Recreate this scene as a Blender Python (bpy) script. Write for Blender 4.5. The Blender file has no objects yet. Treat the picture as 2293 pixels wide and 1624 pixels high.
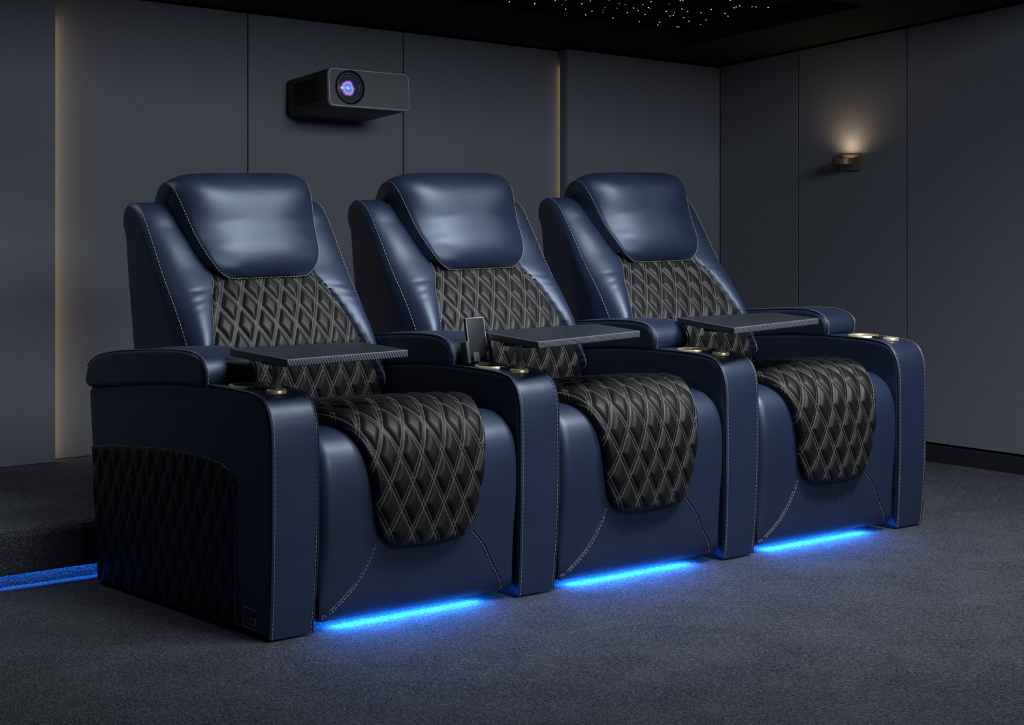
import bpy, bmesh, math, random
from mathutils import Vector, Matrix
random.seed(7)
sc = bpy.context.scene
COL = sc.collection
PITCH = 0.767

# ------------------------------------------------------------------ materials
def new_mat(name):
    m = bpy.data.materials.new(name); m.use_nodes = True
    nt = m.node_tree
    return m, nt, nt.nodes['Principled BSDF']

def simple(name, col, rough=.5, metal=0., spec=.5, emit=None, estr=0.):
    m, nt, b = new_mat(name)
    b.inputs['Base Color'].default_value = (*col, 1)
    b.inputs['Roughness'].default_value = rough
    b.inputs['Metallic'].default_value = metal
    b.inputs['Specular IOR Level'].default_value = spec
    if emit:
        b.inputs['Emission Color'].default_value = (*emit, 1)
        b.inputs['Emission Strength'].default_value = estr
    return m

class G:
    """tiny helper for shader node maths"""
    def __init__(s, nt): s.nt = nt
    def node(s, t, **kw):
        n = s.nt.nodes.new(t)
        for k, v in kw.items(): setattr(n, k, v)
        return n
    def link(s, a, b): s.nt.links.new(a, b)
    def m(s, op, a, b=None, c=None):
        n = s.node('ShaderNodeMath', operation=op)
        for i, v in enumerate((a, b, c)):
            if v is None: continue
            if isinstance(v, (int, float)): n.inputs[i].default_value = v
            else: s.link(v, n.inputs[i])
        return n.outputs[0]
    def noise(s, vec, scale, detail=2., rough=.5):
        n = s.node('ShaderNodeTexNoise'); n.inputs['Scale'].default_value = scale
        n.inputs['Detail'].default_value = detail; n.inputs['Roughness'].default_value = rough
        if vec is not None: s.link(vec, n.inputs['Vector'])
        return n.outputs['Fac']
    def ramp(s, fac, stops):
        n = s.node('ShaderNodeValToRGB'); e = n.color_ramp.elements
        while len(e) < len(stops): e.new(.5)
        for i, (p, c) in enumerate(stops):
            e[i].position = p; e[i].color = (*c, 1)
        s.link(fac, n.inputs['Fac']); return n.outputs['Color']
    def bump(s, h, strength, dist, normal=None):
        n = s.node('ShaderNodeBump'); n.inputs['Strength'].default_value = strength
        n.inputs['Distance'].default_value = dist; s.link(h, n.inputs['Height'])
        if normal is not None: s.link(normal, n.inputs['Normal'])
        return n.outputs['Normal']

def leather(name, col, rough, spec=.5, wrinkle=.0):
    m, nt, b = new_mat(name); g = G(nt)
    tc = g.node('ShaderNodeTexCoord').outputs['Object']
    n1 = g.noise(tc, 420, 3); n2 = g.noise(tc, 7, 2)
    v = g.node('ShaderNodeTexVoronoi'); v.inputs['Scale'].default_value = 650; g.link(tc, v.inputs['Vector'])
    h = g.m('ADD', g.m('MULTIPLY', n1, .5), g.m('MULTIPLY', v.outputs['Distance'], .5))
    nb = g.bump(h, .12, .0006)
    if wrinkle:
        mp = g.node('ShaderNodeMapping'); mp.inputs['Scale'].default_value = (1.2, 3, 5); g.link(tc, mp.inputs['Vector'])
        w = g.noise(mp.outputs[0], 4.5, 3, .55)
        nb = g.bump(w, wrinkle, .02, nb)
    g.link(nb, b.inputs['Normal'])
    c = g.ramp(n2, [(.3, tuple(x * .92 for x in col)), (.7, tuple(x * 1.06 for x in col))])
    g.link(c, b.inputs['Base Color'])
    g.link(g.m('MULTIPLY_ADD', n2, .1, rough - .05), b.inputs['Roughness'])
    b.inputs['Specular IOR Level'].default_value = spec
    b.inputs['Specular Tint'].default_value = (.70, .83, 1., 1)
    return m

QW, QH = .062, .124
def quilt_mat(name, col, thread, rough=.42, spec=.5):
    m, nt, b = new_mat(name); g = G(nt)
    uv = g.node('ShaderNodeUVMap'); uv.uv_map = 'quilt'
    sx = g.node('ShaderNodeSeparateXYZ'); g.link(uv.outputs[0], sx.inputs[0])
    a = g.m('DIVIDE', sx.outputs[0], QW); c = g.m('DIVIDE', sx.outputs[1], QH)
    p, q = g.m('ADD', a, c), g.m('SUBTRACT', a, c)
    k = QW * QH / math.hypot(QW, QH); L = math.hypot(QW, QH) / 2
    def fam(x, t):
        d = g.m('MULTIPLY', g.m('ABSOLUTE', g.m('SUBTRACT', g.m('FRACT', g.m('ADD', x, .5)), .5)), k)
        row = g.m('LESS_THAN', g.m('ABSOLUTE', g.m('SUBTRACT', d, .0042)), .00085)
        dash = g.m('LESS_THAN', g.m('FRACT', g.m('MULTIPLY', t, L / .0037)), .55)
        return d, g.m('MULTIPLY', row, dash)
    d1, s1 = fam(p, q); d2, s2 = fam(q, p)
    st = g.m('MAXIMUM', s1, s2)
    tc = g.node('ShaderNodeTexCoord').outputs['Object']
    n1 = g.noise(tc, 420, 3)
    cm = g.node('ShaderNodeMix', data_type='RGBA'); g.link(st, cm.inputs[0])
    cm.inputs[6].default_value = (*col, 1); cm.inputs[7].default_value = (*thread, 1)
    g.link(cm.outputs[2], b.inputs['Base Color'])
    g.link(g.m('MULTIPLY_ADD', st, .3, rough), b.inputs['Roughness'])
    h = g.m('ADD', g.m('MULTIPLY', st, 1.0), g.m('MULTIPLY', n1, .25))
    g.link(g.bump(h, .35, .001), b.inputs['Normal'])
    b.inputs['Specular IOR Level'].default_value = spec
    return m

M = {}
BLUE = (.0115, .0195, .050)
M['blue'] = leather('navy_leather', BLUE, .46, .9, .04)
M['black'] = quilt_mat('black_quilted_leather', (.0075, .0073, .0075), (.20, .187, .165), .47, .28)
M['thread'] = simple('beige_thread', (.36, .34, .30), .7)
M['blackplain'] = leather('black_leather', (.0105, .0103, .0105), .42)
M['gold'] = simple('brushed_gold', (.90, .76, .45), .35, .65)
M['cup'] = simple('cup_interior', (.02, .02, .02), .3)
M['foot'] = simple('black_foot', (.006, .006, .006), .6)
M['traytop'] = simple('tray_black', (.022, .026, .034), .38)
M['pole'] = simple('dark_steel', (.30, .29, .28), .28, .7)
M['plastic'] = simple('black_plastic', (.014, .015, .017), .5, 0, .35)
M['silver'] = simple('silver_button', (.6, .6, .62), .25, 1.)
M['lightmetal'] = simple('grey_rim', (.50, .50, .54), .4, .6)
M['plastic2'] = simple('projector_shell', (.024, .023, .026), .5)
M['bronze'] = simple('bronze', (.26, .18, .145), .4, .65)
M['dark'] = simple('black_backing', (.004, .004, .005), .9)
M['led'] = simple('blue_led', (.0, .02, .1), .5, 0, .2, (.018, .215, 1.), 430.)
M['led2'] = simple('blue_led_step', (.0, .02, .1), .5, 0, .2, (.03, .22, 1.), 70.)
M['warm'] = simple('warm_led', (.1, .08, .05), .5, 0, .2, (1., .66, .30), 4.5)
M['warmlamp'] = simple('warm_lamp', (.2, .15, .1), .5, 0, .2, (1., .66, .34), 9.)
M['front'] = simple('projector_front', (.14, .155, .17), .42)
M['gloss'] = simple('gloss_black', (.03, .03, .034), .22, .3, .9)
M['base'] = simple('baseboard_dark', (.018, .020, .023), .6)
M['trayrim'] = simple('tray_rim', (.12, .13, .15), .45)
M['plasticgrey'] = simple('grey_plastic', (.045, .047, .052), .5, 0, .4)
M['star'] = simple('star_point', (.5, .5, .5), .5, 0, .2, (.85, .92, 1.), 1.0)

def carbon():
    m, nt, b = new_mat('carbon_weave'); g = G(nt)
    uv = g.node('ShaderNodeTexCoord').outputs['Object']
    s = g.node('ShaderNodeSeparateXYZ'); g.link(uv, s.inputs[0])
    t = g.m('FRACT', g.m('DIVIDE', g.m('ADD', g.m('ADD', s.outputs[0], s.outputs[1]), g.m('MULTIPLY', s.outputs[2], .55)), .0085))
    st = g.m('SMOOTH_MIN', g.m('MULTIPLY', g.m('ABSOLUTE', g.m('SUBTRACT', t, .5)), 2.4), 1., .2)
    g.link(g.ramp(st, [(.25, (.01, .011, .014)), (.75, (.11, .12, .155))]), b.inputs['Base Color'])
    b.inputs['Roughness'].default_value = .35
    g.link(g.bump(st, .4, .001), b.inputs['Normal'])
    return m
M['carbon'] = carbon()

def carpet(name, dark, light):
    m, nt, b = new_mat(name); g = G(nt)
    tc = g.node('ShaderNodeTexCoord').outputs['Object']
    mp = g.node('ShaderNodeMapping'); mp.inputs['Rotation'].default_value = (0, 0, math.radians(-12)); mp.inputs['Scale'].default_value = (1., .55, 1.)
    g.link(tc, mp.inputs['Vector'])
    n1 = g.noise(mp.outputs[0], 260, 3, .6)
    n2 = g.noise(tc, 5, 4, .6)
    v = g.node('ShaderNodeTexVoronoi'); v.inputs['Scale'].default_value = 210; g.link(mp.outputs[0], v.inputs['Vector'])
    f = g.m('ADD', g.m('MULTIPLY', n1, .75), g.m('MULTIPLY', v.outputs['Distance'], .35))
    f2 = g.m('ADD', f, g.m('MULTIPLY_ADD', n2, .22, -.11))
    g.link(g.ramp(f2, [(.36, dark), (.72, light)]), b.inputs['Base Color'])
    b.inputs['Roughness'].default_value = .95
    b.inputs['Specular IOR Level'].default_value = .1
    b.inputs['Sheen Weight'].default_value = .0
    g.link(g.bump(f, .9, .006), b.inputs['Normal'])
    return m
M['carpet'] = carpet('grey_carpet', (.012, .0128, .0155), (.102, .106, .126))

def fabric(name, col):
    m, nt, b = new_mat(name); g = G(nt)
    tc = g.node('ShaderNodeTexCoord').outputs['Object']
    s = g.node('ShaderNodeSeparateXYZ'); g.link(tc, s.inputs[0])
    hor = g.m('ADD', s.outputs[0], s.outputs[1])
    w1 = g.m('SINE', g.m('MULTIPLY', hor, 2 * math.pi / .0075))
    w2 = g.m('SINE', g.m('MULTIPLY', s.outputs[2], 2 * math.pi / .0068))
    w = g.m('MULTIPLY', w1, w2)
    n = g.noise(tc, 120, 3)
    f = g.m('ADD', g.m('MULTIPLY_ADD', w, .22, .5), g.m('MULTIPLY_ADD', n, .3, -.15))
    g.link(g.ramp(f, [(.2, tuple(x * .72 for x in col)), (.8, tuple(x * 1.28 for x in col))]), b.inputs['Base Color'])
    b.inputs['Roughness'].default_value = .85
    b.inputs['Specular IOR Level'].default_value = .2
    g.link(g.bump(f, .35, .0015), b.inputs['Normal'])
    return m
M['wall'] = fabric('grey_wall_fabric', (.21, .225, .265))
M['ceil'] = simple('ceiling_charcoal', (.030, .033, .037), .9, 0, .1)
M['skyblack'] = simple('star_ceiling_black', (.004, .0045, .006), .9, 0, .1)

def lens_mat():
    m, nt, b = new_mat('coated_lens'); g = G(nt)
    tc = g.node('ShaderNodeTexCoord').outputs['Object']
    n = g.noise(tc, 38, 1.5)
    s = g.node('ShaderNodeSeparateXYZ'); g.link(tc, s.inputs[0])
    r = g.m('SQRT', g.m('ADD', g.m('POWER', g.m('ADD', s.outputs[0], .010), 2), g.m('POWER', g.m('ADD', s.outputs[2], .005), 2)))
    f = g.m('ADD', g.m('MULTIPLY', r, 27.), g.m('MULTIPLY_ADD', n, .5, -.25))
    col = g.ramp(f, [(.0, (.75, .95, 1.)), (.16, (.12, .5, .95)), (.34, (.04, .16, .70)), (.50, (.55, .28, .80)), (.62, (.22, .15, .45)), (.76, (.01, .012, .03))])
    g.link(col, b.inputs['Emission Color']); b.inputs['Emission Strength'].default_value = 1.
    b.inputs['Base Color'].default_value = (.01, .01, .02, 1); b.inputs['Roughness'].default_value = .08
    return m
M['lens'] = lens_mat()

# ------------------------------------------------------------------ helpers
def tag(o, label=None, cat=None, group=None, kind=None):
    if label: o['label'] = label
    if cat: o['category'] = cat
    if group: o['group'] = group
    if kind: o['kind'] = kind
    return o

def empty(name, loc, label, cat, group=None):
    o = bpy.data.objects.new(name, None); COL.objects.link(o)
    o.location = loc; o.empty_display_size = .1
    return tag(o, label, cat, group)

def build(name, bm, mats, parent=None, smooth=40, loc=None):
    """link a bmesh as ONE mesh object"""
    bmesh.ops.recalc_face_normals(bm, faces=bm.faces[:]) if not bm.get('keep') else None
    return finish(name, bm, mats, parent, smooth, loc)

def finish(name, bm, mats, parent, smooth, loc):
    me = bpy.data.meshes.new(name)
    if smooth:
        for f in bm.faces: f.smooth = len(f.verts) < 9
        ca = math.cos(math.radians(smooth))
        for e in bm.edges:
            if len(e.link_faces) == 2:
                if e.link_faces[0].normal.dot(e.link_faces[1].normal) < ca: e.smooth = False
    bm.to_mesh(me); bm.free()
    for m in (mats if isinstance(mats, (list, tuple)) else [mats]): me.materials.append(m)
    o = bpy.data.objects.new(name, me); COL.objects.link(o)
    if parent: o.parent = parent
    if loc: o.location = loc
    return o

class BM:
    """thin wrapper so a part can gather several shapes in one mesh"""
    def __init__(s): s.b = bmesh.new()
    def build(s, name, mats, parent=None, smooth=40, loc=None):
        bmesh.ops.recalc_face_normals(s.b, faces=s.b.faces[:])
        s.b.normal_update()
        return finish(name, s.b, mats, parent, smooth, loc)
    def face(s, vs, mi=0):
        try:
            f = s.b.faces.new(vs); f.material_index = mi; return f
        except ValueError: return None
    def loft(s, secs, mi=0, close=True, caps=True):
        rows = [[s.b.verts.new(p) for p in sec] for sec in secs]
        n = len(rows[0])
        for a, b in zip(rows[:-1], rows[1:]):
            for i in range(n if close else n - 1):
                j = (i + 1) % n
                s.face((a[i], a[j], b[j], b[i]), mi)
        if caps and close:
            s.face(rows[0], mi); s.face(rows[-1][::-1], mi)
        return rows
    def box(s, c, d, mi=0, bevel=0., seg=2, rot=None):
        r = bmesh.ops.create_cube(s.b, size=1.)
        vs = r['verts']
        for v in vs: v.co = Vector((v.co.x * d[0], v.co.y * d[1], v.co.z * d[2]))
        if bevel:
            es = list({e for v in vs for e in v.link_edges})
            rb = bmesh.ops.bevel(s.b, geom=es, offset=bevel, segments=seg, affect='EDGES', profile=.5)
            vs = [v for v in rb['verts']]
            fs = rb['faces']
            vs = list({v for v in vs} | {v for f in fs for v in f.verts})
        if mi:
            for f in {f for v in vs for f in v.link_faces}: f.material_index = mi
        mx = Matrix.Translation(c) @ (rot.to_4x4() if rot else Matrix.Identity(4))
        for v in vs: v.co = mx @ v.co
        return vs
    def lathe(s, prof, c=(0, 0, 0), seg=40, mi=0, axis='Z', close=False):
        rows = []
        for r, h in prof:
            row = []
            for i in range(seg):
                a = 2 * math.pi * i / seg
                x, y = r * math.cos(a), r * math.sin(a)
                p = (x, y, h) if axis == 'Z' else ((x, h, y) if axis == 'Y' else (h, x, y))
                row.append(s.b.verts.new((p[0] + c[0], p[1] + c[1], p[2] + c[2])))
            rows.append(row)
        pr = list(zip(rows[:-1], rows[1:])) + ([(rows[-1], rows[0])] if close else [])
        for a, b in pr:
            for i in range(seg):
                j = (i + 1) % seg
                s.face((a[i], a[j], b[j], b[i]), mi)
        if not close:
            if prof[0][0] > 1e-6: s.face(rows[0], mi)
            if prof[-1][0] > 1e-6: s.face(rows[-1], mi)
    def tube(s, pts, r, seg=8, mi=0, closed=False):
        pts = [Vector(p) for p in pts]; n = len(pts); rows = []
        flat = max(p.x for p in pts) - min(p.x for p in pts) < .02
        for i, p in enumerate(pts):
            a = pts[(i - 1) % n] if (closed or i) else p
            b = pts[(i + 1) % n] if (closed or i < n - 1) else p
            t = (b - a).normalized()
            up = Vector((1, 0, 0)) if flat else (Vector((0, 0, 1)) if abs(t.z) < .9 else Vector((1, 0, 0)))
            u = t.cross(up).normalized(); w = u.cross(t)
            rows.append([s.b.verts.new(p + r * (math.cos(2 * math.pi * k / seg) * u + math.sin(2 * math.pi * k / seg) * w)) for k in range(seg)])
        pr = list(zip(rows[:-1], rows[1:])) + ([(rows[-1], rows[0])] if closed else [])
        for a, b in pr:
            for k in range(seg):
                j = (k + 1) % seg
                s.face((a[k], a[j], b[j], b[k]), mi)
        if not closed:
            s.face(rows[0], mi); s.face(rows[-1], mi)
    def stitches(s, pts, mi=1, w=.0014, dash=.0075, gap=.0028, h=.0012):
        """raised thread dashes along a polyline"""
        pts = [Vector(p) for p in pts]
        acc = [0.]
        for a, b in zip(pts[:-1], pts[1:]): acc.append(acc[-1] + (b - a).length)
        def at(t):
            for i in range(len(acc) - 1):
                if t <= acc[i + 1] or i == len(acc) - 2:
                    d = acc[i + 1] - acc[i]
                    return pts[i].lerp(pts[i + 1], (t - acc[i]) / d if d > 1e-9 else 0)
        t = 0.
        while t + dash < acc[-1]:
            a, b = at(t), at(t + dash)
            d = (b - a).normalized()
            up = Vector((0, 0, 1)) if abs(d.z) < .9 else Vector((1, 0, 0))
            u = d.cross(up).normalized(); v = u.cross(d)
            mid = (a + b) / 2
            ring = lambda c, r: [s.b.verts.new(c + r * (math.cos(k * math.pi / 2.5) * u + math.sin(k * math.pi / 2.5) * v)) for k in range(5)]
            R = [ring(a, w * .3), ring(a.lerp(b, .2), w * .55), ring(a.lerp(b, .8), w * .55), ring(b, w * .3)]
            for p, q in zip(R[:-1], R[1:]):
                for k in range(5):
                    s.face((p[k], p[(k + 1) % 5], q[(k + 1) % 5], q[k]), mi)
            s.face(R[0], mi); s.face(R[-1], mi)
            t += dash + gap

def interp(tab, x):
    if x <= tab[0][0]: return tab[0][1]
    for (a, b), (c, d) in zip(tab[:-1], tab[1:]):
        if x <= c:
            return b + (d - b) * (x - a) / (c - a)
    return tab[-1][1]

def sinterp(tab, x):
    """smooth (Catmull-Rom) table lookup"""
    n = len(tab)
    if x <= tab[0][0]: return tab[0][1]
    if x >= tab[-1][0]: return tab[-1][1]
    for i in range(n - 1):
        x0, y0 = tab[i]; x1, y1 = tab[i + 1]
        if x <= x1:
            m0 = (y1 - tab[i - 1][1]) / (x1 - tab[i - 1][0]) if i else (y1 - y0) / (x1 - x0)
            m1 = (tab[i + 2][1] - y0) / (tab[i + 2][0] - x0) if i + 2 < n else (y1 - y0) / (x1 - x0)
            h = x1 - x0; t = (x - x0) / h
            return (2*t**3 - 3*t*t + 1)*y0 + (t**3 - 2*t*t + t)*h*m0 + (-2*t**3 + 3*t*t)*y1 + (t**3 - t*t)*h*m1

def crom(pts, n):
    """Catmull-Rom resample of an open 2D/3D polyline, n points evenly along its length"""
    P = [Vector(p) for p in pts]; out = []
    for i in range(len(P) - 1):
        p0 = P[i - 1] if i else P[0] * 2 - P[1]
        p1, p2 = P[i], P[i + 1]
        p3 = P[i + 2] if i + 2 < len(P) else P[-1] * 2 - P[-2]
        for k in range(16):
            t = k / 16
            out.append(.5 * ((2*p1) + (p2 - p0)*t + (2*p0 - 5*p1 + 4*p2 - p3)*t*t + (3*p1 - p0 - 3*p2 + p3)*t**3))
    out.append(P[-1])
    acc = [0.]
    for a, b in zip(out[:-1], out[1:]): acc.append(acc[-1] + (b - a).length)
    res = []; j = 0
    for k in range(n):
        t = acc[-1] * k / (n - 1)
        while j < len(acc) - 2 and acc[j + 1] < t: j += 1
        d = acc[j + 1] - acc[j]
        res.append(out[j].lerp(out[j + 1], (t - acc[j]) / d if d > 1e-9 else 0))
    return res, acc[-1]

def inset(poly, d):
    """move the points of a closed 2D loop inwards (poly counter-clockwise) along their normals"""
    n = len(poly); out = []
    area = sum(poly[i].x * poly[(i+1) % n].y - poly[(i+1) % n].x * poly[i].y for i in range(n))
    sg = 1 if area > 0 else -1
    for i in range(n):
        t = (poly[(i + 1) % n] - poly[i - 1])
        if t.length < 1e-9: out.append(poly[i]); continue
        t.normalize()
        out.append(poly[i] + sg * d * Vector((-t.y, t.x)))
    return out

def rounded_extrude(bm, poly, x0, x1, R, steps=5, mid=1, pmap=None, mi=0, iw=None):
    """extrude a closed YZ loop along X with its two rims rounded by R"""
    st = []
    for k in range(steps + 1):
        a = math.pi / 2 * k / steps
        st.append((x0 + R * (1 - math.sin(a)), R * (1 - math.cos(a))))
    st = [(x, i) for x, i in st][::-1]
    # rim: x from x0 (inset R) to x0+R (inset 0)
    left = [(x0 + R * (1 - math.cos(math.pi/2*k/steps)), R * (1 - math.sin(math.pi/2*k/steps))) for k in range(steps + 1)]
    right = [(x1 - (x - x0), i) for x, i in left][::-1]
    midl = [(x0 + R + (x1 - x0 - 2*R) * k / mid, 0.) for k in range(1, mid)]
    secs = []
    for x, i in left + midl + right:
        p = inset(poly, i) if i else poly
        if i and iw: p = [a.lerp(b, iw(a)) for a, b in zip(poly, p)]
        sec = []
        for q in p:
            X, Y, Z = x, q.x, q.y
            if pmap: X, Y, Z = pmap(X, Y, Z)
            sec.append((X, Y, Z))
        secs.append(sec)
    bm.loft(secs, mi)

def V2(*pts): return [Vector(p) for p in pts]

def quilt_h(u, v):
    k = QW * QH / math.hypot(QW, QH)
    def d(x): return abs(((x + .5) % 1.) - .5) * k
    dd = min(d(u / QW + v / QH), d(u / QW - v / QH))
    t = max(0., min(1., (dd - .0048) / .0165))
    return 1 - (1 - t) ** 2.2

def quilted(name, P, N, U, E, nu, nv, T, A, parent, mats=None, extra=None, rim=.02):
    """padded quilt: P(i,j)->point, N->outward normal, U->(u,v) metres, E->distance to rim, T thickness, A puff"""
    bm = BM(); uvl = bm.b.loops.layers.uv.new('quilt')
    vs = {}; uvs = {}
    for i in range(nu + 1):
        for j in range(nv + 1):
            a, b = i / nu, j / nv
            e = max(0., E(a, b)); u, v = U(a, b)
            rr = min(1., e / rim)
            th = T * math.sqrt(max(0., 1 - (1 - rr) ** 2)) + A * quilt_h(u, v) * min(1., e / .012)
            p = P(a, b) + N(a, b) * th
            vt = bm.b.verts.new(p); vs[i, j] = vt; uvs[vt] = (u, v)
    for i in range(nu):
        for j in range(nv):
            bm.face((vs[i, j], vs[i+1, j], vs[i+1, j+1], vs[i, j+1]))
    # skirt
    rim_idx = [(i, 0) for i in range(nu)] + [(nu, j) for j in range(nv)] + [(i, nv) for i in range(nu, 0, -1)] + [(0, j) for j in range(nv, 0, -1)]
    low = []
    for (i, j) in rim_idx:
        a, b = i / nu, j / nv
        vt = bm.b.verts.new(P(a, b) - N(a, b) * .02); uvs[vt] = uvs[vs[i, j]]; low.append(vt)
    m = len(rim_idx)
    for k in range(m):
        bm.face((vs[rim_idx[k]], vs[rim_idx[(k+1) % m]], low[(k+1) % m], low[k]), 2)
    bm.face(low, 2)
    for f in bm.b.faces:
        for l in f.loops: l[uvl].uv = uvs.get(l.vert, (0, 0))
    if extra: extra(bm)
    return bm.build(name, mats or [M['black'], M['thread'], M['blackplain']], parent, 60)

# ------------------------------------------------------------------ chair parts (local frame: x along row, y to the rear, arm front-left foot at origin)
CX = .452; HW = .3125
seat_prof_pts = [(.026, .024), (.008, .05), (.002, .12), (-.004, .22), (-.008, .32), (-.004, .39), (.012, .44), (.046, .474), (.10, .492), (.20, .488), (.40, .468), (.66, .44)]

def make_seat(parent):
    bm = BM()
    prof, L = crom(seat_prof_pts, 60)
    loop = [Vector((p.x, p.y)) for p in prof] + V2((.70, .40), (.70, .10), (.60, .040), (.30, .036), (.075, .034), (.040, .033))
    def pm(x, y, z):
        k = max(0., min(1., (.30 - z) / .30)); k = k * k * (3 - 2 * k)
        f = 1 - (.055 * k if x > CX else .012 * k)
        return (CX + (x - CX) * f, y, z)
    rounded_extrude(bm, loop, CX - HW, CX + HW, .034, 7, 8, pmap=pm, iw=lambda q: .12 + .88 * max(0., min(1., (q.y - .04) / .16)))
    # the two curved seams that run from the quilted flap to the lower corners
    def sy(z):
        best = min(prof, key=lambda q: abs(q.y - z) + (10 if q.x > .1 else 0)); return best.x
    for s, pts in ((-1, [(.301, .205), (.285, .165), (.247, .108), (.20, .066), (.150, .030)]), (1, [(.600, .200), (.640, .158), (.669, .108), (.697, .065), (.716, .030)])):
        line, _ = crom(pts, 40)
        l3 = [Vector((q.x, sy(q.y) - .0012, q.y)) for q in line]
        bm.stitches(l3, 1, .0016, .008, .003)
        off = Vector((.006 * s, 0, .003))
        bm.tube([p + off + Vector((0, .0012, 0)) for p in l3], .0026, 6, 0)
    return bm.build('seat_base', [M['blue'], M['thread']], parent, 50)

def make_seat_quilt(parent):
    pts = [(-.010, .19), (-.012, .24), (-.014, .32), (-.010, .39), (.006, .448), (.040, .486), (.085, .504), (.15, .506), (.25, .500), (.42, .478), (.655, .452)]
    NS = 400
    prof, L = crom(pts[::-1], NS)         # from rear to the flap's lower edge
    def at(b):
        f = b * (NS - 1); i = min(NS - 2, int(f)); return prof[i].lerp(prof[i+1], f - i)
    def nrm(b):
        e = .004; t = (at(min(1, b + e)) - at(max(0, b - e))).normalized()
        n = Vector((0, t.y, -t.x))        # rear->front travel, outward is up / forward
        return Vector((0, -t.y * -1, 0)) if False else Vector((0, t.y, -t.x))
    # half width along the strip (arc length from rear)
    hwt = [(0, .312), (.34, .312), (.42, .300), (.50, .272), (.57, .232), (.63, .206), (.70, .186), (.78, .170), (.86, .158), (L - .03, .149), (L, .140)]
    def hw(b):
        s = b * L; w = sinterp(hwt, s)
        r = .075; d = L - s
        if d < r: w -= .055 * (1 - math.sqrt(max(0., 1 - ((r - d) / r) ** 2)))
        return w
    def P(a, b):
        q = at(b); t = 2 * a - 1
        crown = .012 * (1 - t * t)
        n = nrm(b)
        return Vector((CX + t * hw(b), q.x, q.y)) + n * crown
    def N(a, b):
        n = nrm(b); t = 2 * a - 1
        return Vector((.25 * t ** 3, n.y, n.z)).normalized()
    def U(a, b): return ((2 * a - 1) * hw(b) * .97 + QW * .5, (1 - b) * L + .02)
    def E(a, b):
        t = 2 * a - 1
        side = (1 - abs(t)) * hw(b)
        return min(side, (1 - b) * L, b * L + .02)
    def extra(bm):
        for s in (-1, 1):
            l = [P((1 + s * (1 - .012 / hw(k/120))) / 2, k / 120) + N(.5, k/120) * .0175 for k in range(58, 98)]
            bm.stitches(l, 1, .0015, .005, .0026)
    return quilted('seat_quilted_panel', P, N, U, E, 170, 230, .016, .0085, parent, extra=extra)

YO = [(.38, .60), (.45, .625), (.55, .66), (.66, .708), (.725, .738), (.80, .785), (.854, .818), (.957, .884), (1.0, .913), (1.02, .929)]
YQ = [(.38, .665), (.43, .645), (.515, .622), (.595, .622), (.66, .640), (.72, .677), (.775, .718), (.82, .757), (.86, .795), (.93, .85), (1.02, .93)]
HQ = [(.38, .325), (.45, .318), (.515, .300), (.595, .264), (.66, .236), (.72, .216), (.775, .196), (.82, .168), (.86, .165), (.93, .185), (1.03, .20)]

def make_back(parent):
    bm = BM()
    zs = [.38 + (.97 - .38) * k / 124 for k in range(125)]
    rear = [(1.008, 1.020), (1.017, .992), (1.016, .970), (1.008, .956), (1.003, .949), (.999, .935), (.985, .82), (.968, .72), (.953, .63), (.933, .5), (.915, .38)]
    def front(dx, z):
        h = sinterp(HQ, z); yo = sinterp(YO, z); yq = sinterp(YQ, z)
        if dx >= h:
            t = min(1., (dx - h) / max(.004, HW - h))
            yi = yq - .012
            y = yi + (yo - yi) * t ** 4 - .014 * math.sin(math.pi * t) ** .8
            # soft creases beside the neck of the headrest
            for z0, sl, am in ((.803, -.10, .0030), (.783, -.22, .0024), (.765, -.30, .0014)):
                q = (z - z0 - sl * (dx - h)) / .0050
                y += am * math.exp(-q * q) * math.sin(math.pi * min(1., t * 1.15)) if t < .87 else 0
            return y
        e = min(1., (h - dx) / .012)
        return yq - .006 + .02 * e
    def loop(x, i=0.):
        dx = abs(x - CX)
        pts = [Vector((front(dx, z), z)) for z in zs]
        y1 = pts[-1].x
        k = min(1., max(0., (dx - .17) / .05)); top = 1.0 + .037 * k
        p0, p1, p2 = Vector((y1, .97)), Vector((y1 + .040, top - .002)), Vector((y1 + .094, top))
        pts += [p0 * (1 - q) ** 2 + p1 * 2 * q * (1 - q) + p2 * q * q for q in [(m + 1) / 12 for m in range(12)]]
        pts += [Vector(p) for p in rear]
        return inset(pts, i) if i else pts
    R = .016; secs = []; x0, x1 = CX - HW, CX + HW
    st = 6
    xs = [(x0 + R * (1 - math.cos(math.pi/2*k/st)), R * (1 - math.sin(math.pi/2*k/st))) for k in range(st + 1)]
    for k in range(1, 60): xs.append((x0 + R + (x1 - x0 - 2 * R) * k / 60, 0.))
    xs += [(x1 - (x - x0), i) for x, i in xs[:st + 1]][::-1]
    for x, i in xs:
        secs.append([(x, q.x, q.y) for q in loop(x, i)])
    bm.loft(secs)
    # stitched seams: outer rim of both bolsters, inner rim beside the quilt
    for s in (-1, 1):
        xe = CX + s * (HW - R * .55)
        lp = loop(CX + s * (HW - R * .62), R * .04)
        l = [Vector((xe, q.x - .0016, q.y + .0012)) for q in lp[4:len(zs) + 11]]
        bm.stitches(l, 1, .0015, .0085, .003)
        zi = [.46 + (.85 - .46) * k / 60 for k in range(61)]
        l = [Vector((CX + s * (sinterp(HQ, z) + .008), front(sinterp(HQ, z) + .008, z) - .0012, z)) for z in zi]
        bm.stitches(l, 1, .0013, .006, .0028)
    return bm.build('backrest', [M['blue'], M['thread']], parent, 45)

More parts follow.
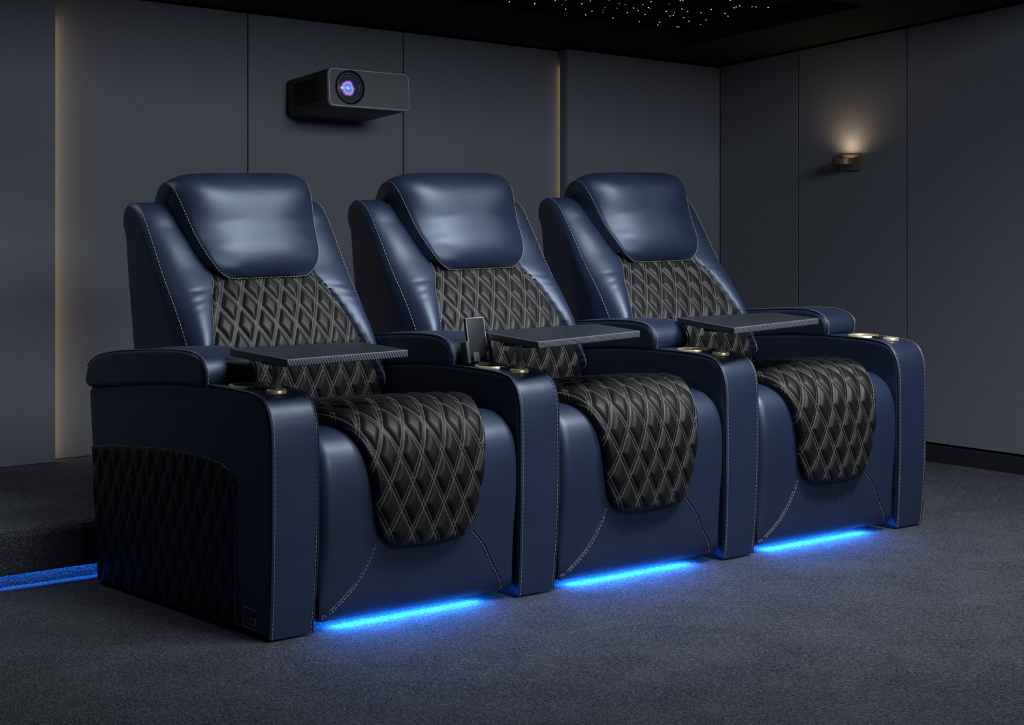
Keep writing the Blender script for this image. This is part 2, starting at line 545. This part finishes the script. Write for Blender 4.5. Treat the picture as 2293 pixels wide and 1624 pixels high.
def make_back_quilt(parent):
    z0, z1 = .43, .843
    def P(a, b):
        z = z0 + (z1 - z0) * b; t = 2 * a - 1; h = sinterp(HQ, z) + .002
        return Vector((CX + t * h, sinterp(YQ, z) - .014 * (1 - t * t), z))
    def N(a, b):
        z = z0 + (z1 - z0) * b
        dy = (sinterp(YQ, z + .01) - sinterp(YQ, z - .01)) / .02
        t = 2 * a - 1
        return Vector((.12 * t, -1, dy)).normalized()
    Ls = [0.]
    for k in range(200):
        p = P(.5, k / 200); q = P(.5, (k + 1) / 200); Ls.append(Ls[-1] + (q - p).length)
    def U(a, b):
        z = z0 + (z1 - z0) * b
        return ((2 * a - 1) * sinterp(HQ, z) , Ls[int(round(b * 200))] + .03)
    def E(a, b):
        z = z0 + (z1 - z0) * b
        return min((1 - abs(2 * a - 1)) * sinterp(HQ, z), (1 - b) * .42)
    return quilted('backrest_quilted_panel', P, N, U, E, 150, 200, .006, .0085, parent, rim=.012)

HR = [(.737, .827, .124), (.736, .834, .147), (.740, .850, .165), (.747, .877, .179), (.774, .914, .193), (.806, .953, .201), (.824, .99, .208), (.842, 1.025, .215), (.858, 1.058, .224), (.872, 1.082, .227), (.890, 1.097, .229), (.915, 1.100, .230), (.945, 1.088, .229), (.968, 1.066, .227), (.984, 1.035, .225), (.990, 1.0, .224)]
CROWN = [(0, .002), (.06, .016), (.15, .032), (.30, .043), (.45, .053), (.55, .056), (.60, .051), (.66, .036), (.72, .026), (.80, .018), (1, .014)]
def make_headrest(parent):
    bm = BM()
    n = 64
    # resample the seam line (y, z, half width)
    line, L = crom(HR, n)
    for _ in range(26):
        line = [line[0], line[1]] + [(line[k-1] + line[k] * 2 + line[k+1]) / 4 for k in range(2, n - 1)] + [line[-1]]
    cr = [sinterp(CROWN, k / (n - 1)) for k in range(n)]
    for _ in range(14):
        cr = [cr[0], cr[1]] + [(cr[k-1] + cr[k] * 2 + cr[k+1]) / 4 for k in range(2, n - 1)] + [cr[-1]]
    secs = []; seamL = []; seamR = []; frontc = []
    NX = 26
    for i, q in enumerate(line):
        a = line[max(0, i - 1)]; b = line[min(n - 1, i + 1)]
        t = Vector((b.x - a.x, b.y - a.y)).normalized()
        nv = Vector((-t.y, t.x))              # outward (front, up)
        tau = i / (n - 1)
        crown = cr[i]
        g = .085
        sec = []
        hw = q.z
        inn = Vector((q.x, q.y)) - nv * g
        if tau < .12:   # underside
            inn = Vector((q.x + .075, q.y + .012))
        ghw = hw - .006
        sec.append((CX - ghw, inn.x, inn.y))
        mid = Vector((q.x, q.y)) - nv * g * .5
        if tau < .12: mid = Vector((q.x + .035, q.y + .003))
        sec.append((CX - hw - .004, mid.x, mid.y))
        sec.append((CX - hw - .002, q.x + nv.x * -.008, q.y + nv.y * -.008))
        for k in range(NX + 1):
            u = -1 + 2 * k / NX
            u = math.copysign(abs(u) ** .85, u)
            w = crown * (1 - abs(u) ** (2.7 + 4. * max(0., min(1., (tau - .38) / .25))))
            
            # gathers along the side seams
            edge = max(0., (abs(u) - .55) / .45)
            w += .0032 * math.sin(tau * 46 + 3 * u) * edge * (1 - edge) * 4 * .6 * max(0., 1 - tau / .6)
            sec.append((CX + u * hw, q.x + nv.x * w, q.y + nv.y * w))
        sec.append((CX + hw + .002, q.x + nv.x * -.008, q.y + nv.y * -.008))
        sec.append((CX + hw + .004, mid.x, mid.y))
        sec.append((CX + ghw, inn.x, inn.y))
        secs.append(sec)
        o = nv * .0018
        seamL.append(Vector((CX - hw, q.x + o.x, q.y + o.y))); seamR.append(Vector((CX + hw, q.x + o.x, q.y + o.y)))
    bm.loft(secs)
    bot = [Vector(p) + Vector((0, -.0015, -.0008)) for p in secs[0][3:3 + NX + 1]]
    bm.stitches(seamL[::-1] + bot[1:-1] + seamR, 1, .0015, .007, .0026)
    return bm.build('headrest', [M['blue'], M['thread']], parent, 55)

ARM = [(.010, .006), (.004, .10), (0, .25), (0, .44), (.002, .50), (.008, .530), (.018, .552), (.034, .570), (.056, .581), (.09, .587), (.14, .590), (.22, .591), (.31, .591), (.45, .586), (.62, .571), (.80, .550), (.925, .534), (.94, .520), (.938, .48), (.924, .371), (.903, .126), (.893, .006)]
AW = .137
def make_arm(parent, x, panel=False, logo=False, cy=.200):
    bm = BM()
    loop = [Vector(p) for p in ARM]
    # densify the front and top
    dl = []
    for a, b in zip(loop, loop[1:] + loop[:1]):
        k = max(1, int((b - a).length / .05))
        for i in range(k): dl.append(a.lerp(b, i / k))
    def pm(X, Y, Z):
        k = max(0., min(1., (.34 - Z) / .34)); k = k * k
        return (X - (.013 * k) * (X / AW), Y, Z)
    rounded_extrude(bm, dl, 0, AW, .011, 5, 3, pmap=pm)
    fr = crom([(p[0], p[1]) for p in ARM[:13]], 150)[0]
    for xs in (.0085, AW - .0085):
        l = []
        for i, q in enumerate(fr):
            a = fr[max(0, i-1)]; b = fr[min(len(fr)-1, i+1)]; t = (b - a).normalized()
            nv = Vector((-t.y, t.x))
            X, Y, Z = pm(xs, q.x + nv.x * .0006, q.y + nv.y * .0006)
            l.append(Vector((X, Y, Z)))
        bm.stitches(l, 1, .0015, .0085, .003)
        # thin welt along the seam
        sgn = -1 if xs < .05 else 1
        bm.tube([p + Vector((sgn * .0055, .0015, -.0005)) for p in l], .0022, 6, 0)
    arm = bm.build('arm', [M['blue'], M['thread']], parent, 40, (x, 0, 0))
    # pad
    bm = BM()
    pad = [(.298, .583), (.294, .622), (.302, .640), (.318, .654), (.345, .664), (.39, .669), (.48, .667), (.575, .660), (.68, .651), (.77, .642), (.86, .627), (.91, .610), (.938, .590), (.948, .556), (.944, .530), (.80, .544), (.62, .565), (.45, .580)]
    pl = crom(pad + [pad[0]], 100)[0][:-1]
    pl = [Vector((q.x, q.y)) for q in pl]
    for _ in range(5): pl = [(pl[k-1] + pl[k] * 2 + pl[(k+1) % len(pl)]) / 4 for k in range(len(pl))]
    rounded_extrude(bm, pl, -.010 if panel else -.001, AW + .008, .012, 5, 4)
    top = crom(pad[:13], 110)[0]
    for xs in (.001 if panel else .009, AW - .003):
        l = []
        for i, q in enumerate(top):
            a = top[max(0, i-1)]; b = top[min(len(top)-1, i+1)]; t = (b - a).normalized()
            l.append(Vector((xs, q.x - t.y * .0006, q.y + t.x * .0006)))
        bm.stitches(l, 1, .0015, .0075, .003)
        sgn = -1 if xs < .05 else 1
        bm.tube([p + Vector((sgn * .005, 0, -.0008)) for p in l], .002, 6, 0)
    bm.build('armrest_pad', [M['blue'], M['thread']], arm, 40)
    # cup holder
    bm = BM(); zt = .5905
    bm.lathe([(.0425, zt - .004), (.0425, zt + .0035), (.0445, zt + .0055), (.0485, zt + .0052), (.0508, zt + .002), (.0508, zt - .004)], (.068, cy, 0), 56, 0, close=True)
    bm.lathe([(.0426, zt + .0008), (.030, zt + .0006), (.0, zt + .0006)], (.068, cy, 0), 48, 1)
    bm.build('cup_holder', [M['gold'], M['cup']], arm, 50)
    bm = BM()
    bm.lathe([(.016, zt - .004), (.016, zt + .003), (.0185, zt + .005), (.0235, zt + .0042), (.0255, zt + .001), (.0255, zt - .006)], (.068, .087, 0), 36, 0, close=True)
    bm.lathe([(.0162, zt + .003), (.014, zt + .001), (0, zt + .001)], (.068, .087, 0), 36, 1)
    bm.build('post_socket', [M['gold'], M['cup']], arm, 50)
    bm = BM()
    bm.box((.068, .139, zt + .0015), (.030, .040, .006), 0, .002)
    for dx in (-.007, .007):
        bm.lathe([(.0045, .0), (.0045, .0062), (.003, .0072), (0, .0074)], (.068 + dx, .139, zt), 14, 1)
    bm.build('control_buttons', [M['plastic'], M['silver']], arm, 40)
    for fy in (.09, .80):
        bm = BM(); bm.box((.06, fy, .006), (.095, .12, .012), 0, .002); bm.build('foot', [M['foot']], arm, 40)
    if panel:
        out = [(.917, .371), (.75, .391), (.56, .4045), (.43, .4115), (.331, .412), (.26, .408), (.201, .396), (.177, .378), (.167, .345), (.164, .289), (.160, .15), (.158, .014)]
        ol = crom(out, 140)[0]
        def top_at(y):   # upper outline as a function of y
            c = [(q.x, q.y) for q in ol if q.y > .30][::-1]
            c.sort(); return interp(c, y)
        
        def P(a, b):
            yl = .158 + .010 * min(1, b * 1.3); yr = .884 + .033 * b
            y = yl + (yr - yl) * a
            zt_ = top_at(max(.178, y)); 
            if y < .20: zt_ = min(zt_, .375 + (y - .168) * .9)
            return Vector((-.002, y, .012 + (zt_ - .012) * b))
        N = lambda a, b: Vector((-1, 0, 0))
        def U(a, b):
            p = P(a, b); return (p.y, p.z)
        def E(a, b):
            return min(a * .74, (1 - a) * .74, b * .37 + .01, (1 - b) * .37)
        def extra(bm):
            l = [Vector((-.0035, q.x, q.y + .0)) for q in ol]
            bm.stitches(l, 1, .0012, .006, .0024)
        quilted('quilted_side_panel', P, N, U, E, 170, 90, .003, .0045, arm, extra=extra, rim=.012)
    if logo:
        bm = BM(); xx = -.0008
        def bar(ya, za, yb, zb, w=.0009):
            bm.tube([(xx, ya, za), (xx, yb, zb)], w, 6)
        # frame open at the front, a bold letter at each end, short strokes between, line below
        bar(.128, .069, .066, .066); bar(.128, .022, .066, .019); bar(.128, .069, .128, .022)
        bar(.124, .052, .124, .038, .0011); bar(.124, .052, .117, .0515, .0011); bar(.124, .045, .118, .0445, .0011)
        bar(.117, .0515, .1175, .0445, .0011)
        bar(.076, .045, .069, .0445, .0011); bar(.076, .045, .076, .040, .0011); bar(.076, .040, .069, .0395, .0011); bar(.069, .0395, .069, .034, .0011); bar(.076, .034, .069, .034, .0011)
        for k in range(6): bar(.112 - k * .0058, .047, .112 - k * .0058, .037, .0006)
        bar(.117, .031, .076, .0285, .0007)
        for k in range(4):
            a0, a1 = k * math.pi / 2, (k + 1) * math.pi / 2
            bar(.100 + .004 * math.cos(a0), .058 + .004 * math.sin(a0), .100 + .004 * math.cos(a1), .058 + .004 * math.sin(a1), .0006)
        o = bm.build('embossed_badge', [M['badge']], arm, 40)
        o['label'] = 'small embossed badge near the lower front corner'
    return arm
M['badge'] = simple('badge_thread', (.26, .28, .31), .5)

def make_led(parent):
    bm = BM()
    bm.box((CX - .02, .050, .0235), (.46, .010, .005), 0, .0008, 1)
    bm.box((CX - .02, .052, .030), (.47, .016, .008), 1)
    o = bm.build('led_strip', [M['led'], M['dark']], parent, 0)
    o['label'] = 'glowing blue light strip under the seat'
    return o

def dup(root, loc, label):
    r = root.copy(); COL.objects.link(r); r.location = loc; r['label'] = label
    for ch in list(root.children):
        c = ch.copy(); COL.objects.link(c); c.parent = r
        for g in list(ch.children):
            d = g.copy(); COL.objects.link(d); d.parent = c
    return r

GRP = 'navy and black leather recliners in one row'
seatA = empty('theater_recliner', (PITCH, 0, 0), 'middle navy leather recliner of the row, phone stand on its left arm', 'armchair', GRP)
make_seat(seatA); make_seat_quilt(seatA); make_back(seatA); make_back_quilt(seatA); make_headrest(seatA); make_led(seatA)
make_arm(seatA, 0)
seatB = dup(seatA, (0, 0, 0), 'nearest navy leather recliner at the left end, black quilted panel on its outer side')
seatC = dup(seatA, (2 * PITCH, 0, 0), 'farthest navy leather recliner at the right end, with arms on both sides')
make_arm(seatC, PITCH)
old = [c for c in seatB.children if c.name.startswith('arm')][0]
for g in list(old.children): bpy.data.objects.remove(g)
bpy.data.objects.remove(old)
make_arm(seatB, 0, True, True, .215)

# ------------------------------------------------------------------ tray tables
def tray(loc, quad, label):
    t = empty('tray_table', loc, label, 'tray table', 'swivel tray tables on the armrests')
    zt, th = .0855, .019
    # outline with small chamfered corners
    q = [Vector(p) for p in quad]; out = []
    for i, p in enumerate(q):
        a = (q[i-1] - p).normalized(); b = (q[(i+1) % 4] - p).normalized()
        for k in range(5):
            s = k / 4; r = .007
            out.append(p + a * r * (1 - s) ** 2 + b * r * s ** 2)
    bm = BM()
    secs = []
    for d, z in ((.0025, zt - th), (0, zt - th + .0025), (0, zt - .0022), (.0008, zt - .0008), (.0022, zt)):
        lp = inset(out, d) if d else out
        secs.append([(p.x, p.y, z) for p in lp])
    rows = bm.loft(secs)
    bm.b.faces.ensure_lookup_table(); bm.b.normal_update()
    B, Cc = q[1], q[2]
    for f in bm.b.faces:
        c = f.calc_center_median()
        d = (Cc - B); tt = ((c.xy - B).dot(d)) / d.length_squared
        dist = abs((c.xy - B).cross(d) if False else ((c.x - B.x) * d.y - (c.y - B.y) * d.x)) / d.length
        if dist < .004 and -.02 < tt < 1.02 and len(f.verts) == 4:
            f.material_index = 2 if c.z > zt - .0022 else 1
        elif c.z > zt - .0018 and len(f.verts) == 4: f.material_index = 2
    bm.build('tabletop', [M['traytop'], M['carbon'], M['trayrim']], t, 30)
    bm = BM()
    bm.lathe([(.0135, -.003), (.0135, .012), (.0105, .014), (.0105, .060), (.012, .062), (.012, zt - th)], (0, 0, 0), 28, 0)
    bm.build('post', [M['pole']], t, 40)
    bm = BM(); c0 = (q[0] + q[1]) / 2 * .55 + (q[2] + q[3]) / 2 * .1
    bm.box((.062, .025, zt - th - .004), (.12, .10, .009), 0, .002)
    bm.build('swivel_bracket', [M['plastic']], t, 40)
    return t
PX, PY, PZ = .068, .087, .5925
tray((PX, PY, PZ), [(.002, .223), (-.040, -.111), (.332, -.093), (.367, .175)], 'swivel tray table on the outer arm of the nearest recliner')
tray((PX + PITCH, PY, PZ), [(.041, .223), (-.039, -.127), (.408, -.040), (.472, .225)], 'swivel tray table beside the phone stand')
tray((PX + 2 * PITCH, PY, PZ), [(.063, .250), (-.085, -.137), (.374, -.049), (.442, .203)], 'swivel tray table in front of the farthest recliner')

# ------------------------------------------------------------------ phone stand
ph = empty('phone_stand', (PITCH + .066, .252, .5915), 'black phone stand standing in the gold cup holder of the middle recliner', 'phone stand')
lean = Matrix.Rotation(math.radians(-11), 3, 'X')
bm = BM(); bm.lathe([(.034, 0), (.034, .004), (.028, .008), (.012, .010)], (0, -.003, 0), 32, 0); bm.build('base', [M['plastic']], ph, 40)
bm = BM()
bm.box(lean @ Vector((-.004, 0, .075)) + Vector((0, .004, 0)), (.062, .012, .112), 0, .003, 2, lean)
bm.build('back_plate', [M['plastic']], ph, 40)
bm = BM()
bm.box(lean @ Vector((-.004, .011, .036)) + Vector((0, .004, 0)), (.086, .010, .060), 0, .002, 2, lean)
for s in (-1, 1):
    bm.box(lean @ Vector((-.004 + s * .0375, .001, .036)) + Vector((0, .004, 0)), (.0115, .026, .060), 0, .002, 2, lean)
bm.build('cradle', [M['plasticgrey']], ph, 40)
for dx in (-.024, .022):
    bm = BM()
    bm.box(lean @ Vector((dx, -.020, .022)) + Vector((0, .004, 0)), (.021, .005, .024), 0, .0012, 2, lean)
    bm.box(lean @ Vector((dx, -.010, .011)) + Vector((0, .004, 0)), (.021, .024, .005), 0, .0012, 2, lean)
    bm.build('hook', [M['plasticgrey']], ph, 40)
bm = BM()
for s in (-1, 1):
    bm.box(lean @ Vector((-.004 + s * .031, -.0062, .092)) + Vector((0, .004, 0)), (.0022, .002, .078), 0, 0, 1, lean)
bm.box(lean @ Vector((-.004, -.0062, .130)) + Vector((0, .004, 0)), (.062, .002, .0028), 0, 0, 1, lean)
bm.build('edge_trim', [M['lightmetal']], ph, 0)

# ------------------------------------------------------------------ projector
pr = empty('projector', (1.5217, 2.0384, 1.3827), 'black wall-mounted projector with a glowing coated lens', 'projector')
pr.rotation_mode = 'XYZ'
pr.rotation_euler = (Matrix.Rotation(-.003, 3, 'Z') @ Matrix.Rotation(-.124, 3, 'X') @ Matrix.Rotation(.0426, 3, 'Y')).to_euler()
PW, PHh, PD = .352, .138, .268
def rrect(w, h, r, n=6):
    out = []
    for cx, cz, a0 in ((w/2 - r, h/2 - r, 0), (-w/2 + r, h/2 - r, 90), (-w/2 + r, -h/2 + r, 180), (w/2 - r, -h/2 + r, 270)):
        for k in range(n + 1):
            a = math.radians(a0 + 90 * k / n); out.append((cx + r * math.cos(a), cz + r * math.sin(a)))
    return out
bm = BM()
secs = [[(x, y, z) for x, z in rrect(PW - 2 * i, PHh - 2 * i, .022 - i)] for y, i in ((0, .006), (-.01, 0), (-PD + .004, 0), (-PD, .0015))]
bm.loft(secs)
# louvres along the left flank
for k in range(13):
    z = -.040 + k * .0068
    bm.box((-PW/2 - .0012, -.135, z), (.004, .165, .0028), 1)
shell = bm.build('shell', [M['plastic2'], M['dark']], pr, 35)
bm = BM()
secs = [[(x, -PD + y, z) for x, z in rrect(PW - 2 * i, PHh - 2 * i, .022 - min(i, .01))] for y, i in ((.002, 0), (-.006, 0), (-.008, .002), (-.008, .005), (-.004, .0065))]
bm.loft(secs, caps=False)
bm.build('front_rim', [M['lightmetal']], pr, 40)
bm = BM()
bm.loft([[(x, -PD + y, z) for x, z in rrect(PW - .012, PHh - .012, .017)] for y in (0, -.0045)])
for k in range(3): bm.box((.118 + k * .0065, -PD - .0047, -.004), (.0052, .001, .0075), 1)
bm.build('front_panel', [M['front'] if 'front' in M else M['plastic']], pr, 30)
LXc, LZc = -.084, .003
bm = BM()
bm.lathe([(.062, -PD - .003), (.062, -PD - .010), (.0595, -PD - .012), (.058, -PD - .011), (.052, -PD - .004), (.044, -PD - .0055), (.044, -PD - .0035)], (LXc, 0, LZc), 56, 0, 'Y')
bm.build('lens_ring', [M['gloss'] if 'gloss' in M else M['plastic']], pr, 40)
bm = BM()
bm.lathe([(.043, -.0042), (.040, -.0062), (.030, -.0085), (.018, -.0100), (.0, -.0106)], (0, 0, 0), 48, 0, 'Y')
bm.build('lens', [M['lens']], pr, 60, (LXc, -PD, LZc))
bm = BM(); bm.box((0, .002, 0), (.14, .030, .08), 0, .003); bm.build('wall_mount', [M['plastic2']], pr, 40)

# ------------------------------------------------------------------ wall lamp
wl = empty('wall_sconce', (3.52, 1.245, 1.16), 'small bronze wall lamp glowing warm on the right wall', 'wall lamp')
bm = BM(); bm.box((-.006, 0, -.001), (.012, .105, .064), 0, .0015); bm.build('wall_plate', [M['bronze']], wl, 40)
bm = BM()
bm.lathe([(.042, -.010), (.046, -.008), (.046, .016), (.044, .018), (.041, .016), (.039, .006), (.039, -.004)], (-.051, -.002, 0), 48, 0); bm.build('lamp_drum', [M['bronze']], wl, 40)
bm = BM(); bm.lathe([(.0355, .004), (.02, .0055), (0, .006)], (-.051, -.002, 0), 40, 0); bm.build('diffuser', [M['warmlamp']], wl, 40)
bm = BM(); bm.lathe([(.0, -.0145), (.013, -.0135), (.015, -.010)], (-.051, -.002, 0), 24, 0); bm.build('lower_cap', [M['bronze']], wl, 40)

# ------------------------------------------------------------------ room
YB, XR = 2.05, 3.52
def ZS(x, y, off=0.): return 1.575 - .054 * (x - XR) - .11 * (y - YB) + off
def struct(name, bm, mats, parent=None, smooth=0):
    o = bm.build(name, mats, parent, smooth)
    if not parent: o['kind'] = 'structure'
    return o
bm = BM(); bm.box((.8, -1.6, -.05), (10, 7.6, .10)); struct('floor', bm, [M['carpet']])
# raised platform behind the chairs: rounded nosing, set-back toe with a blue strip
bm = BM(); PZt = .160
pf = V2((.990, .0), (.990, .056), (.972, .056), (.972, .036), (.966, .036), (.964, .042), (.964, .138), (.970, .152), (.984, .160), (2.11, .160), (2.11, 0))
bm.loft([[(x, p.x, p.y) for p in pf] for x in (-3.0, 3.555)])
plat = struct('floor_platform', bm, [M['carpet']])
bm = BM(); bm.box((.0, .980, .0525), (5.6, .010, .004)); o = bm.build('trim_1', [M['led2']], None, 0); o['kind'] = 'structure'

def panel(bmname, parent, x0, x1, y0, y1, z0, front, mats, bev=.0015):
    """fabric wall panel whose top follows the sloping ceiling"""
    bm = BM(); g = .010
    c = [(x0, y0), (x1, y0), (x1, y1), (x0, y1)]
    lo = [bm.b.verts.new((x, y, z0)) for x, y in c]; hi = [bm.b.verts.new((x, y, ZS(x, y) - g)) for x, y in c]
    bm.face(lo[::-1]); bm.face(hi)
    for i in range(4): bm.face((lo[i], lo[(i+1) % 4], hi[(i+1) % 4], hi[i]))
    bmesh.ops.bevel(bm.b, geom=bm.b.edges[:], offset=bev, segments=2, affect='EDGES')
    return bm.build(bmname, mats, parent, 40)
GAP = .0028
bm = BM(); bm.box((1.0, YB + .055, .85), (5.3, .05, 1.7)); wb = struct('wall_back', bm, [M['dark']])
panel('wall_panel', wb, -1.6, .411, YB - .06, YB + .028, PZt + .001, 'y', [M['wall']])
xs = [.30, 1.188, 1.877, 2.74]
for i, (a, b) in enumerate(zip(xs[:-1], xs[1:])):
    panel('wall_panel', wb, a + (GAP if i else 0), b - GAP, YB, YB + .028, PZt + .001, 'y', [M['wall']])
panel('wall_panel', wb, 2.648, XR + .01, YB - .06, YB - .012, PZt + .001, 'y', [M['wall']], .005)
bm = BM(); bm.box((.4125, YB - .02, .90), (.003, .022, 1.46)); bm.build('warm_led_strip', [M['warm']], wb, 0)
bm = BM(); bm.box((2.672, YB - .006, .86), (.004, .008, 1.38)); bm.build('warm_led_strip', [M['warm']], wb, 0)
bm = BM(); bm.box((XR + .055, .35, .92), (.05, 3.5, 1.84)); wr = struct('wall_right', bm, [M['dark']])
ys = [-1.35, -.77, -.19, .393, .963, 1.533, 1.985]
for a, b in zip(ys[:-1], ys[1:]):
    panel('wall_panel', wr, XR, XR + .028, a + GAP, b - GAP, .166 if a > .95 else .074, 'x', [M['wall']])
bm = BM(); bm.box((XR + .014, -.2, .0325), (.030, 2.3, .065), 0, .002); struct('baseboard_right', bm, [M['base'] if 'base' in M else M['ceil']])

# ceiling: lowered border, black star field recessed inside it
bm = BM()
ox0, ox1, oy0, oy1 = -1.6, XR + .075, .05, YB + .08
ix0, ix1, iy0, iy1 = -.9, 3.08, .80, 1.768
O = [(ox0, oy0 + .55), (ox1, oy0 - .35), (ox1, oy1), (ox0, oy1)]; I = [(ix0, iy0), (ix1, iy0), (ix1, iy1), (ix0, iy1)]
vo = [bm.b.verts.new((x, y, ZS(x, y))) for x, y in O]; vi = [bm.b.verts.new((x, y, ZS(x, y))) for x, y in I]
vu = [bm.b.verts.new((x, y, ZS(x, y, .066))) for x, y in I]; vt = [bm.b.verts.new((x, y, ZS(x, y, .12))) for x, y in O]
for i in range(4):
    j = (i + 1) % 4
    bm.face((vo[i], vo[j], vi[j], vi[i])); bm.face((vi[i], vi[j], vu[j], vu[i])); bm.face((vo[i], vo[j], vt[j], vt[i]))
bm.face(vu, 1); bm.face(vt)
struct('ceiling', bm, [M['ceil'], M['skyblack']])
STARS = [(2.096, 1.679), (2.196, 1.65), (2.213, 1.672), (2.226, 1.567), (2.306, 1.622), (2.368, 1.672), (2.356, 1.564), (2.349, 1.508), (2.508, 1.715), (2.481, 1.648), (2.482, 1.574), (2.502, 1.607), (2.534, 1.644), (2.641, 1.704), (2.477, 1.487), (2.527, 1.555), (2.509, 1.488), (2.617, 1.595), (2.579, 1.518), (2.629, 1.547), (2.566, 1.452), (2.556, 1.396), (2.623, 1.482), (2.641, 1.492), (2.705, 1.588), (2.783, 1.705), (2.893, 1.714), (2.86, 1.669), (2.405, 1.465), (2.258, 1.547), (2.734, 1.499), (2.809, 1.556), (2.81, 1.539), (2.785, 1.505), (2.643, 1.389), (2.633, 1.318), (2.641, 1.312), (2.755, 1.434), (2.805, 1.454), (2.879, 1.552), (2.948, 1.592), (2.989, 1.703), (2.996, 1.7), (3.036, 1.616), (2.871, 1.447), (2.988, 1.537), (2.859, 1.379), (2.96, 1.405), (3.011, 1.438), (2.796, 1.216), (2.913, 1.309), (2.909, 1.294), (2.905, 1.271), (2.959, 1.258), (2.975, 1.253), (3.024, 1.235)]
DIM = {2, 4, 10, 11, 12, 15, 16, 28, 29, 33, 34, 14, 23, 43}
bm = BM(); r = bmesh.ops.create_icosphere(bm.b, subdivisions=2, radius=1.)
s0 = bm.build('star_light', [M['star']], None, 60)
for i, (x, y) in enumerate(STARS):
    s = s0 if i == 0 else s0.copy()
    if i: COL.objects.link(s)
    s.location = (x, y, ZS(x, y, .0655)); k = .0013 if i in DIM else .0022
    s.scale = (k, k, k)
    tag(s, 'tiny white pinpoint light in the black star ceiling', 'star light', 'pinpoint lights of the star ceiling')

# ------------------------------------------------------------------ lights
def area(name, loc, target, sx, sy, power, col, spread=180):
    l = bpy.data.lights.new(name, 'AREA'); l.shape = 'RECTANGLE'; l.size = sx; l.size_y = sy
    l.energy = power; l.color = col; l.spread = math.radians(spread)
    o = bpy.data.objects.new(name, l); COL.objects.link(o); o.location = loc
    d = Vector(target) - Vector(loc); o.rotation_euler = d.to_track_quat('-Z', 'Y').to_euler()
    return o
area('key_light', (1.5, -1.7, 3.7), (1.15, .8, .9), 2.1, 1.5, 31, (.90, .94, 1.), 75)
area('wall_fill_light', (.9, -5.2, 3.0), (1.7, 1.2, .9), 2.2, 1.0, 35, (.86, .92, 1.), 110)  # added frontal fill for the walls; there is no screen here
area('bolster_fill_light', (1.75, .28, 1.85), (1.65, .85, .7), 2.2, .36, 5.5, (.88, .94, 1.), 150)  # added unseen panel, puts highlights on the backrest bolsters
area('platform_fill_light', (-.3, 1.35, 1.70), (-.3, 1.35, 0), .12, .5, 1.8, (.84, .92, 1.), 110)  # added fill so the platform is not black; no fitting there
p = bpy.data.lights.new('floor_pool_spot', 'SPOT'); p.energy = 260; p.color = (.90, .94, 1.); p.spot_size = math.radians(88); p.spot_blend = 1.; p.shadow_soft_size = .15  # added unseen spot that makes the bright pool on the carpet
o = bpy.data.objects.new('floor_pool_spot', p); COL.objects.link(o); o.location = (2.3, -1.5, 2.9)
o.rotation_euler = (Vector((1.9, -.75, 0)) - Vector(o.location)).to_track_quat('-Z', 'Y').to_euler()
p = bpy.data.lights.new('sconce_glow', 'SPOT'); p.energy = .8; p.color = (1., .72, .44); p.spot_size = math.radians(165); p.spot_blend = 1.; p.shadow_soft_size = .02
o = bpy.data.objects.new('sconce_glow', p); COL.objects.link(o); o.location = (XR - .055, 1.243, 1.184); o.rotation_euler = (math.radians(180), 0, 0)

w = bpy.data.worlds.new('world'); sc.world = w; w.use_nodes = True
w.node_tree.nodes['Background'].inputs[0].default_value = (.55, .7, 1., 1); w.node_tree.nodes['Background'].inputs[1].default_value = .012

# ------------------------------------------------------------------ camera
cd = bpy.data.cameras.new('camera'); co = bpy.data.objects.new('camera', cd); COL.objects.link(co)
cd.sensor_fit = 'HORIZONTAL'; cd.sensor_width = 36.; cd.lens = 4328 / 2293 * 36.
cd.shift_y = -(812 - 380) / 2293
cd.clip_start = .05
co.location = (-2.46494, -3.92576, 1.12981)
co.rotation_euler = (math.radians(90), 0, math.radians(-39.2167))
sc.camera = co
vs = sc.view_settings
vs.view_transform = 'Standard'; vs.look = 'None'; vs.gamma = 1.; vs.use_curve_mapping = False; vs.exposure = 0.
sc.display_settings.display_device = 'sRGB'
